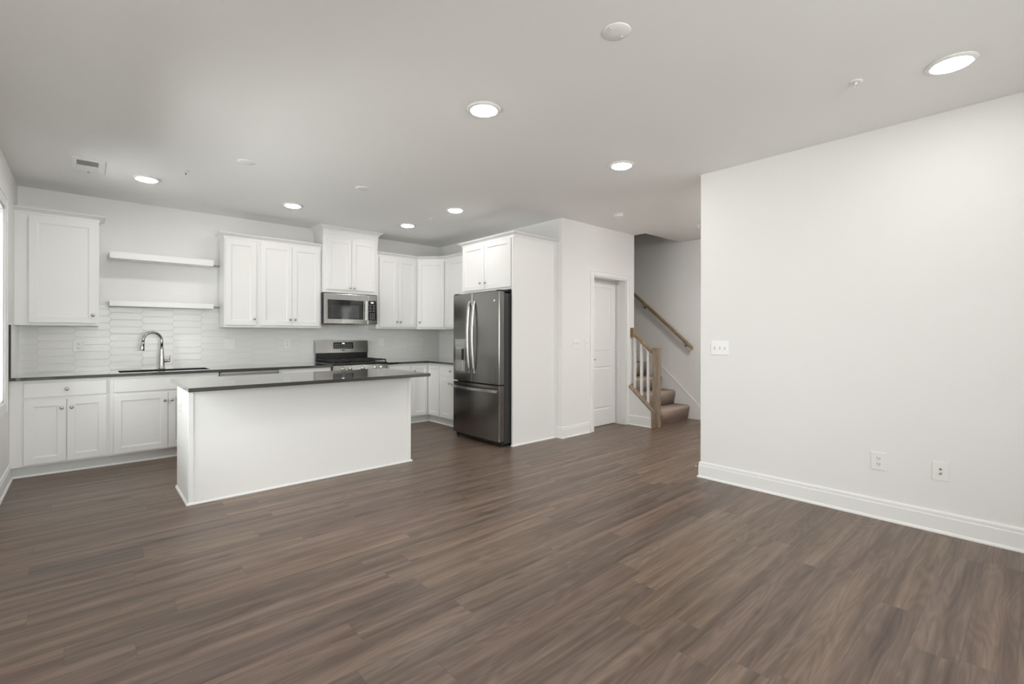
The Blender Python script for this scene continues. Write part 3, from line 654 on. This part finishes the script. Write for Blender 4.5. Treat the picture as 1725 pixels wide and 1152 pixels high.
# dispenser
FR_ = lambda u, v, w: (FX0-bow(u)-v, u, w)
dp = MB(); u0, u1 = 4.738, 4.975
dp.fbox(FR_, u0, u1, -.002, .004, .822, .842); dp.fbox(FR_, u0, u0+.016, -.002, .004, .842, 1.138); dp.fbox(FR_, u1-.016, u1, -.002, .004, .842, 1.138)
dp.build('dispenser_frame', 'steel', ld); dp = ld
MB().fbox(FR_, u0, u1, -.002, .005, 1.138, 1.24).build('dispenser_panel', 'steel_light', dp)
MB().fbox(FR_, u0+.02, u1-.02, .0052, .0056, 1.16, 1.215).build('dispenser_display', 'grey', dp)
MB().fbox(FR_, u0+.016, u1-.016, -.001, .0015, .842, 1.138).build('dispenser_recess', 'grey', dp)
s = MB(); s.fbox(FR_, u0+.05, u1-.035, .002, .012, .85, 1.12, .003); s.build('dispenser_cradle', 'steel_light', dp)
s = MB(); s.fbox(FR_, u0+.035, u0+.055, .002, .03, .98, 1.12, .004); s.build('dispenser_paddle', 'rubber', dp)
MB().lathe((FX0-bow(4.196)-.0, 4.196, 1.69), (-1, 0, 0), [(.016, 0), (.016, .002), (.012, .0025), (.002, .0025)], 20).build('round_badge', 'chrome', rd)
s = MB(); s.box(FX0+.01, FX0+.13, FY0+.004, FY0+.07, 1.796, 1.812, .003); s.box(FX0+.01, FX0+.13, FY1-.07, FY1-.004, 1.796, 1.812, .003); s.build('hinge_cover', 'rubber', fr)
s = MB(); s.box(FX0+.045, FX0+.09, FY0+.01, FY1-.01, .02, .065); s.build('base_grille', 'black', fr)
for y in (FY0+.03, FY1-.03):
    for x in (FX0+.06, 4.2): MB().lathe((x, y, 0), (0, 0, 1), [(.018, 0), (.018, .012), (.008, .014), (.008, .032)], 12).build('levelling_foot', 'black', fr)

# ------------------------------------------------------------------ island
isl = empty('kitchen_island', (1.53, 4.6, 0), 'white kitchen island body below the overhanging charcoal top', 'island')
IX0, IX1, IY0, IY1 = .578, 2.480, 4.312, 4.92
s = MB(); s.box(IX0+.004, IX1-.004, IY0, 4.885, 0, .884); s.box(IX0+.01, IX1-.01, 4.80, IY1, .10, .884); s.build('body', 'cab', isl)
for a, b in ((IX0, IX0+.033), (IX1-.033, IX1)): MB().box(a, b, IY0-.008, IY0+.03, 0.0, .884, .002).build('corner_post', 'cab', isl)
for x in (IX0-.002, IX1-.004): MB().box(x, x+.006, IY0+.045, 4.885, 0, .884, .001).build('end_panel', 'cab', isl)
MB().sweep([(IX0-.002, 4.887), (IX0-.002, IY0-.008), (IX1+.002, IY0-.008), (IX1+.002, 4.887)], SH, -1).build('shoe_moulding', 'trim', isl)
FI = FP(IY1)
for i in range(4):
    a = IX0+.01+i*.473; d_ = add_door(FI, a+.004, a+.461, .115, .692, isl, a+(.43 if i % 2 == 0 else .03), .61); add_drawer(FI, a+.004, a+.461, .717, .848, isl)
tag(MB().box(.538, 2.529, 4.008, 4.962, .885, .914, .002).build('island_countertop', 'quartz'), 'charcoal stone top on the kitchen island', 'countertop')

# ------------------------------------------------------------------ outlets and switches
def plate(F, u, w, wd, ht, name, label, kind, n=1, group=None, cat='outlet'):
    c = F(u, 0, w); e = empty(name, c, label, cat, group)
    MB().fbox(F, u-wd/2, u+wd/2, 0, .006, w-ht/2, w+ht/2, .002, 2).build('cover_plate', 'plastic', e)
    if kind == 'duplex':
        for dz in (.02, -.02):
            so = MB().fbox(F, u-.016, u+.016, .006, .008, w+dz-.014, w+dz+.014, .001).build('socket', 'plastic', e)
            s = MB(); s.fbox(F, u-.009, u-.006, .008, .0084, w+dz-.002, w+dz+.008); s.fbox(F, u+.006, u+.009, .008, .0084, w+dz-.002, w+dz+.008); s.fbox(F, u-.0025, u+.0025, .008, .0084, w+dz-.010, w+dz-.005)
            s.build('slot', 'hole', so)
    elif kind == 'toggle':
        for i in range(n):
            uu = u+(i-(n-1)/2)*.046
            MB().fbox(F, uu-.005, uu+.005, .006, .0065, w-.012, w+.012).build('toggle_slot', 'grey', e)
            s = MB(); s.loops([[Vector(F(*p)) for p in ((uu-.004, .006, w-.006), (uu+.004, .006, w-.006), (uu+.004, .006, w+.006), (uu-.004, .006, w+.006))], [Vector(F(*p)) for p in ((uu-.003, .018, w+.005), (uu+.003, .018, w+.005), (uu+.003, .018, w+.010), (uu-.003, .018, w+.010))]])
            s.build('toggle', 'plastic', e)
    elif kind == 'rocker':
        for i in range(n):
            uu = u+(i-(n-1)/2)*.046; MB().fbox(F, uu-.016, uu+.016, .006, .010, w-.033, w+.033, .002).build('rocker', 'plastic', e)
    elif kind == 'coax':
        for dz in (.014, -.014): MB().lathe(F(u, .006, w+dz), Vector(F(u, 1, w))-Vector(F(u, 0, w)), [(.007, 0), (.007, .003), (.0045, .003), (.0045, .010), (.001, .010)], 12).build('connector', 'nickel', e)
    return e
FT = FY(YB-.012)
plate(FT, -.057, 1.168, .085, .118, 'outlet', 'white duplex outlet on the tile below the left corner cabinet', 'duplex')
plate(FT, 1.335, 1.17, .12, .122, 'light_switch', 'white double gang switch plate on the tile right of the faucet', 'rocker', 2, cat='switch')
plate(FT, 2.01, 1.17, .08, .12, 'outlet', 'white duplex outlet on the tile just left of the range', 'duplex')
plate(FT, 3.37, 1.17, .085, .125, 'light_switch', 'white single rocker switch on the tile just right of the range', 'rocker', 1, cat='switch')
plate(FT, 4.065, 1.173, .075, .118, 'outlet', 'white duplex outlet on the tile near the kitchen corner', 'duplex')
FW = FY(YW)
plate(FW, 4.695, 1.185, .145, .118, 'light_switch', 'white triple toggle switch plate on the wall left of the closet door', 'toggle', 3, cat='switch')
plate(FW, 4.908, 1.185, .078, .118, 'light_switch', 'white single toggle switch right beside the closet door casing', 'toggle', 1, cat='switch')
FRt = FX(XR)
plate(FRt, 1.889, 1.182, .158, .12, 'light_switch', 'white triple toggle switch plate on the bright right wall', 'toggle', 3, cat='switch')
plate(FRt, .757, .407, .088, .124, 'outlet', 'white duplex outlet low on the bright right wall', 'duplex')
plate(FRt, .430, .406, .085, .122, 'cable_plate', 'white cable plate with two connectors low on the right wall', 'coax', cat='outlet')
plate(FX(IX0-.002), 4.66, .695, .07, .115, 'outlet', 'white duplex outlet on the left end of the island', 'duplex')
ds = empty('door_stop', (4.235, YR+.014, .072), 'small white door stop on the baseboard at the right wall end', 'door stop')
MB().tube([(4.23, YR+.010, .072), (4.23, YR+.065, .075)], .0028, 8).build('rod', 'nickel', ds); MB().lathe((4.23, YR+.06, .075), (0, 1, .05), [(.006, 0), (.007, .004), (.006, .014), (.002, .016)], 12).build('tip', 'plastic', ds)

# ------------------------------------------------------------------ ceiling fixtures
lamps = [(1.919, 2.41, 'round ceiling light above the middle of the living area'), (3.452, .316, 'round ceiling light at the top right, nearest the camera and the right wall'),
 (3.431, 2.406, 'round ceiling light just left of the right wall end corner'), (.424, 5.625, 'round ceiling light above the sink, nearest the ceiling vent'),
 (1.742, 5.659, 'round ceiling light above the three door wall cabinet'), (3.224, 4.583, 'round ceiling light between the island and the fridge'),
 (3.199, 5.65, 'round ceiling light near the tall microwave cabinet'), (.305, 2.33, 'ceiling light at the top edge of view over the left side'),
 (1.919, .316, 'ceiling light out of view above the camera'), (5.4, 1.1, 'unseen ceiling light added in the middle of the hallway for brightness'), (5.4, .2, 'unseen ceiling light added at the far front of the hallway for brightness')]  # both hallway lights are unseen, added to brighten the hall
for x, y, lb in lamps:
    e = empty('ceiling_light', (x, y, H), lb, 'ceiling light', 'flush round ceiling lights')
    MB().lathe((x, y, H), (0, 0, -1), [(.108, 0), (.110, .003), (.104, .009), (.090, .013), (.080, .011), (.076, .008), (.070, .004), (.02, .004)], 40).build('trim_ring', 'plastic', e)
    MB().lathe((x, y, H-.006), (0, 0, -1), [(.077, 0), (.077, .007), (.074, .011), (.055, .014), (.02, .015), (.001, .015)], 36).build('diffuser', 'lamp', e)
e = empty('added_hall_light', (5.6, 1.9, H), 'unseen wide drum light added behind the right wall end to brighten the stairs', 'ceiling light')  # unseen lamp, added to lift the stair wall brightness
MB().lathe((5.6, 1.9, H), (0, 0, -1), [(.212, 0), (.212, .03), (.203, .03)], 40).build('base_pan', 'nickel', e)
MB().lathe((5.6, 1.9, H-.028), (0, 0, -1), [(.2, 0), (.2, .04), (.18, .06), (.001, .085)], 40).build('diffuser', 'lamp', e)
for x, y, lb in ((1.9, 1.364, 'blank round ceiling cover plate at the top of the view'), (1.013, 4.508, 'blank round ceiling cover plate over the left part of the island'), (2.055, 4.533, 'blank round ceiling cover plate over the right part of the island')):
    e = empty('ceiling_cover_plate', (x, y, H), lb, 'cover plate', 'blank ceiling cover plates')
    MB().lathe((x, y, H), (0, 0, -1), [(.068, 0), (.068, .002), (.066, .004), (.02, .0042), (.001, .0042)], 36).build('disc', 'ceil', e)
    for a in (-1, 1): MB().lathe((x+a*.045, y, H-.004), (0, 0, -1), [(.005, 0), (.005, .003), (.002, .0035)], 10).build('screw', 'plastic', e)
for x, y, lb in ((3.301, .709, 'fire sprinkler head on the ceiling beside the large right light'), (.665, 5.121, 'fire sprinkler head on the ceiling near the sink light'),
                 (3.251, 5.14, 'fire sprinkler head between the two lights near the kitchen corner'), (6.066, 3.029, 'fire sprinkler head on the hall ceiling at the wall edge')):
    e = empty('fire_sprinkler', (x, y, H), lb, 'sprinkler', 'fire sprinklers')
    MB().lathe((x, y, H), (0, 0, -1), [(.034, 0), (.034, .002), (.026, .006), (.018, .004)], 24).build('escutcheon', 'plastic', e)
    s = MB().lathe((x, y, H-.004), (0, 0, -1), [(.008, 0), (.008, .012), (.004, .013)], 12); s.box(x-.009, x-.006, y-.002, y+.002, H-.036, H-.014); s.box(x+.006, x+.009, y-.002, y+.002, H-.036, H-.014)
    s.lathe((x, y, H-.036), (0, 0, -1), [(.012, 0), (.012, .002)], 12); s.build('sprinkler_frame', 'plastic', e)
    MB().lathe((x, y, H-.017), (0, 0, -1), [(.0035, 0), (.0035, .018)], 8).build('bulb', 'hole', e)
e = empty('smoke_detector', (4.80, 3.41, H), 'white smoke detector on the ceiling in front of the closet wall', 'smoke detector')
MB().lathe((4.80, 3.41, H), (0, 0, -1), [(.062, 0), (.062, .008), (.056, .010)], 32).build('mounting_ring', 'plastic', e)
s = MB().lathe((4.80, 3.41, H-.011), (0, 0, -1), [(.050, 0), (.052, .012), (.044, .022), (.036, .024)], 32)
for k in range(12):
    t = k*math.pi/6; s.box(4.80+.030*math.cos(t)-.003, 4.80+.030*math.cos(t)+.003, 3.41+.030*math.sin(t)-.003, 3.41+.030*math.sin(t)+.003, H-.046, H-.034)
s.lathe((4.80, 3.41, H-.044), (0, 0, -1), [(.033, 0), (.030, .006), (.002, .008)], 24); s.build('sensor_cap', 'plastic', e)
e = empty('ceiling_vent', (.015, 5.525, H), 'white rectangular ceiling air vent in the left corner above the window', 'vent')
vx0, vx1, vy0, vy1 = -.095, .125, 5.305, 5.745
s = MB(); s.box(vx0, vx1, vy0, 5.362, H-.008, H, .002); s.box(vx0, vx1, 5.700, vy1, H-.008, H, .002); s.box(vx0, -.06, 5.362, 5.700, H-.008, H, .002); s.box(.08, vx1, 5.362, 5.700, H-.008, H, .002); s.box(-.06, .08, 5.522, 5.550, H-.008, H, .001); s.build('frame', 'plastic', e)
MB().box(-.06, .08, 5.362, 5.70, H-.001, H-.0002).build('duct_opening', 'hole', e)
for k in range(20):
    y = 5.368+k*.0165
    if 5.515 < y < 5.555: continue
    tilt = .005 if y < 5.53 else -.008
    s = MB(); s.loops([[Vector((x, y-tilt, H-.010)), Vector((x, y-tilt+.0012, H-.010)), Vector((x, y+tilt+.0012, H-.001)), Vector((x, y+tilt, H-.001))] for x in (-.06, .08)]); s.build('louvre', 'plastic', e)
MB().box(.008, .02, 5.71, 5.725, H-.016, H-.008).build('damper_lever', 'grey', e)
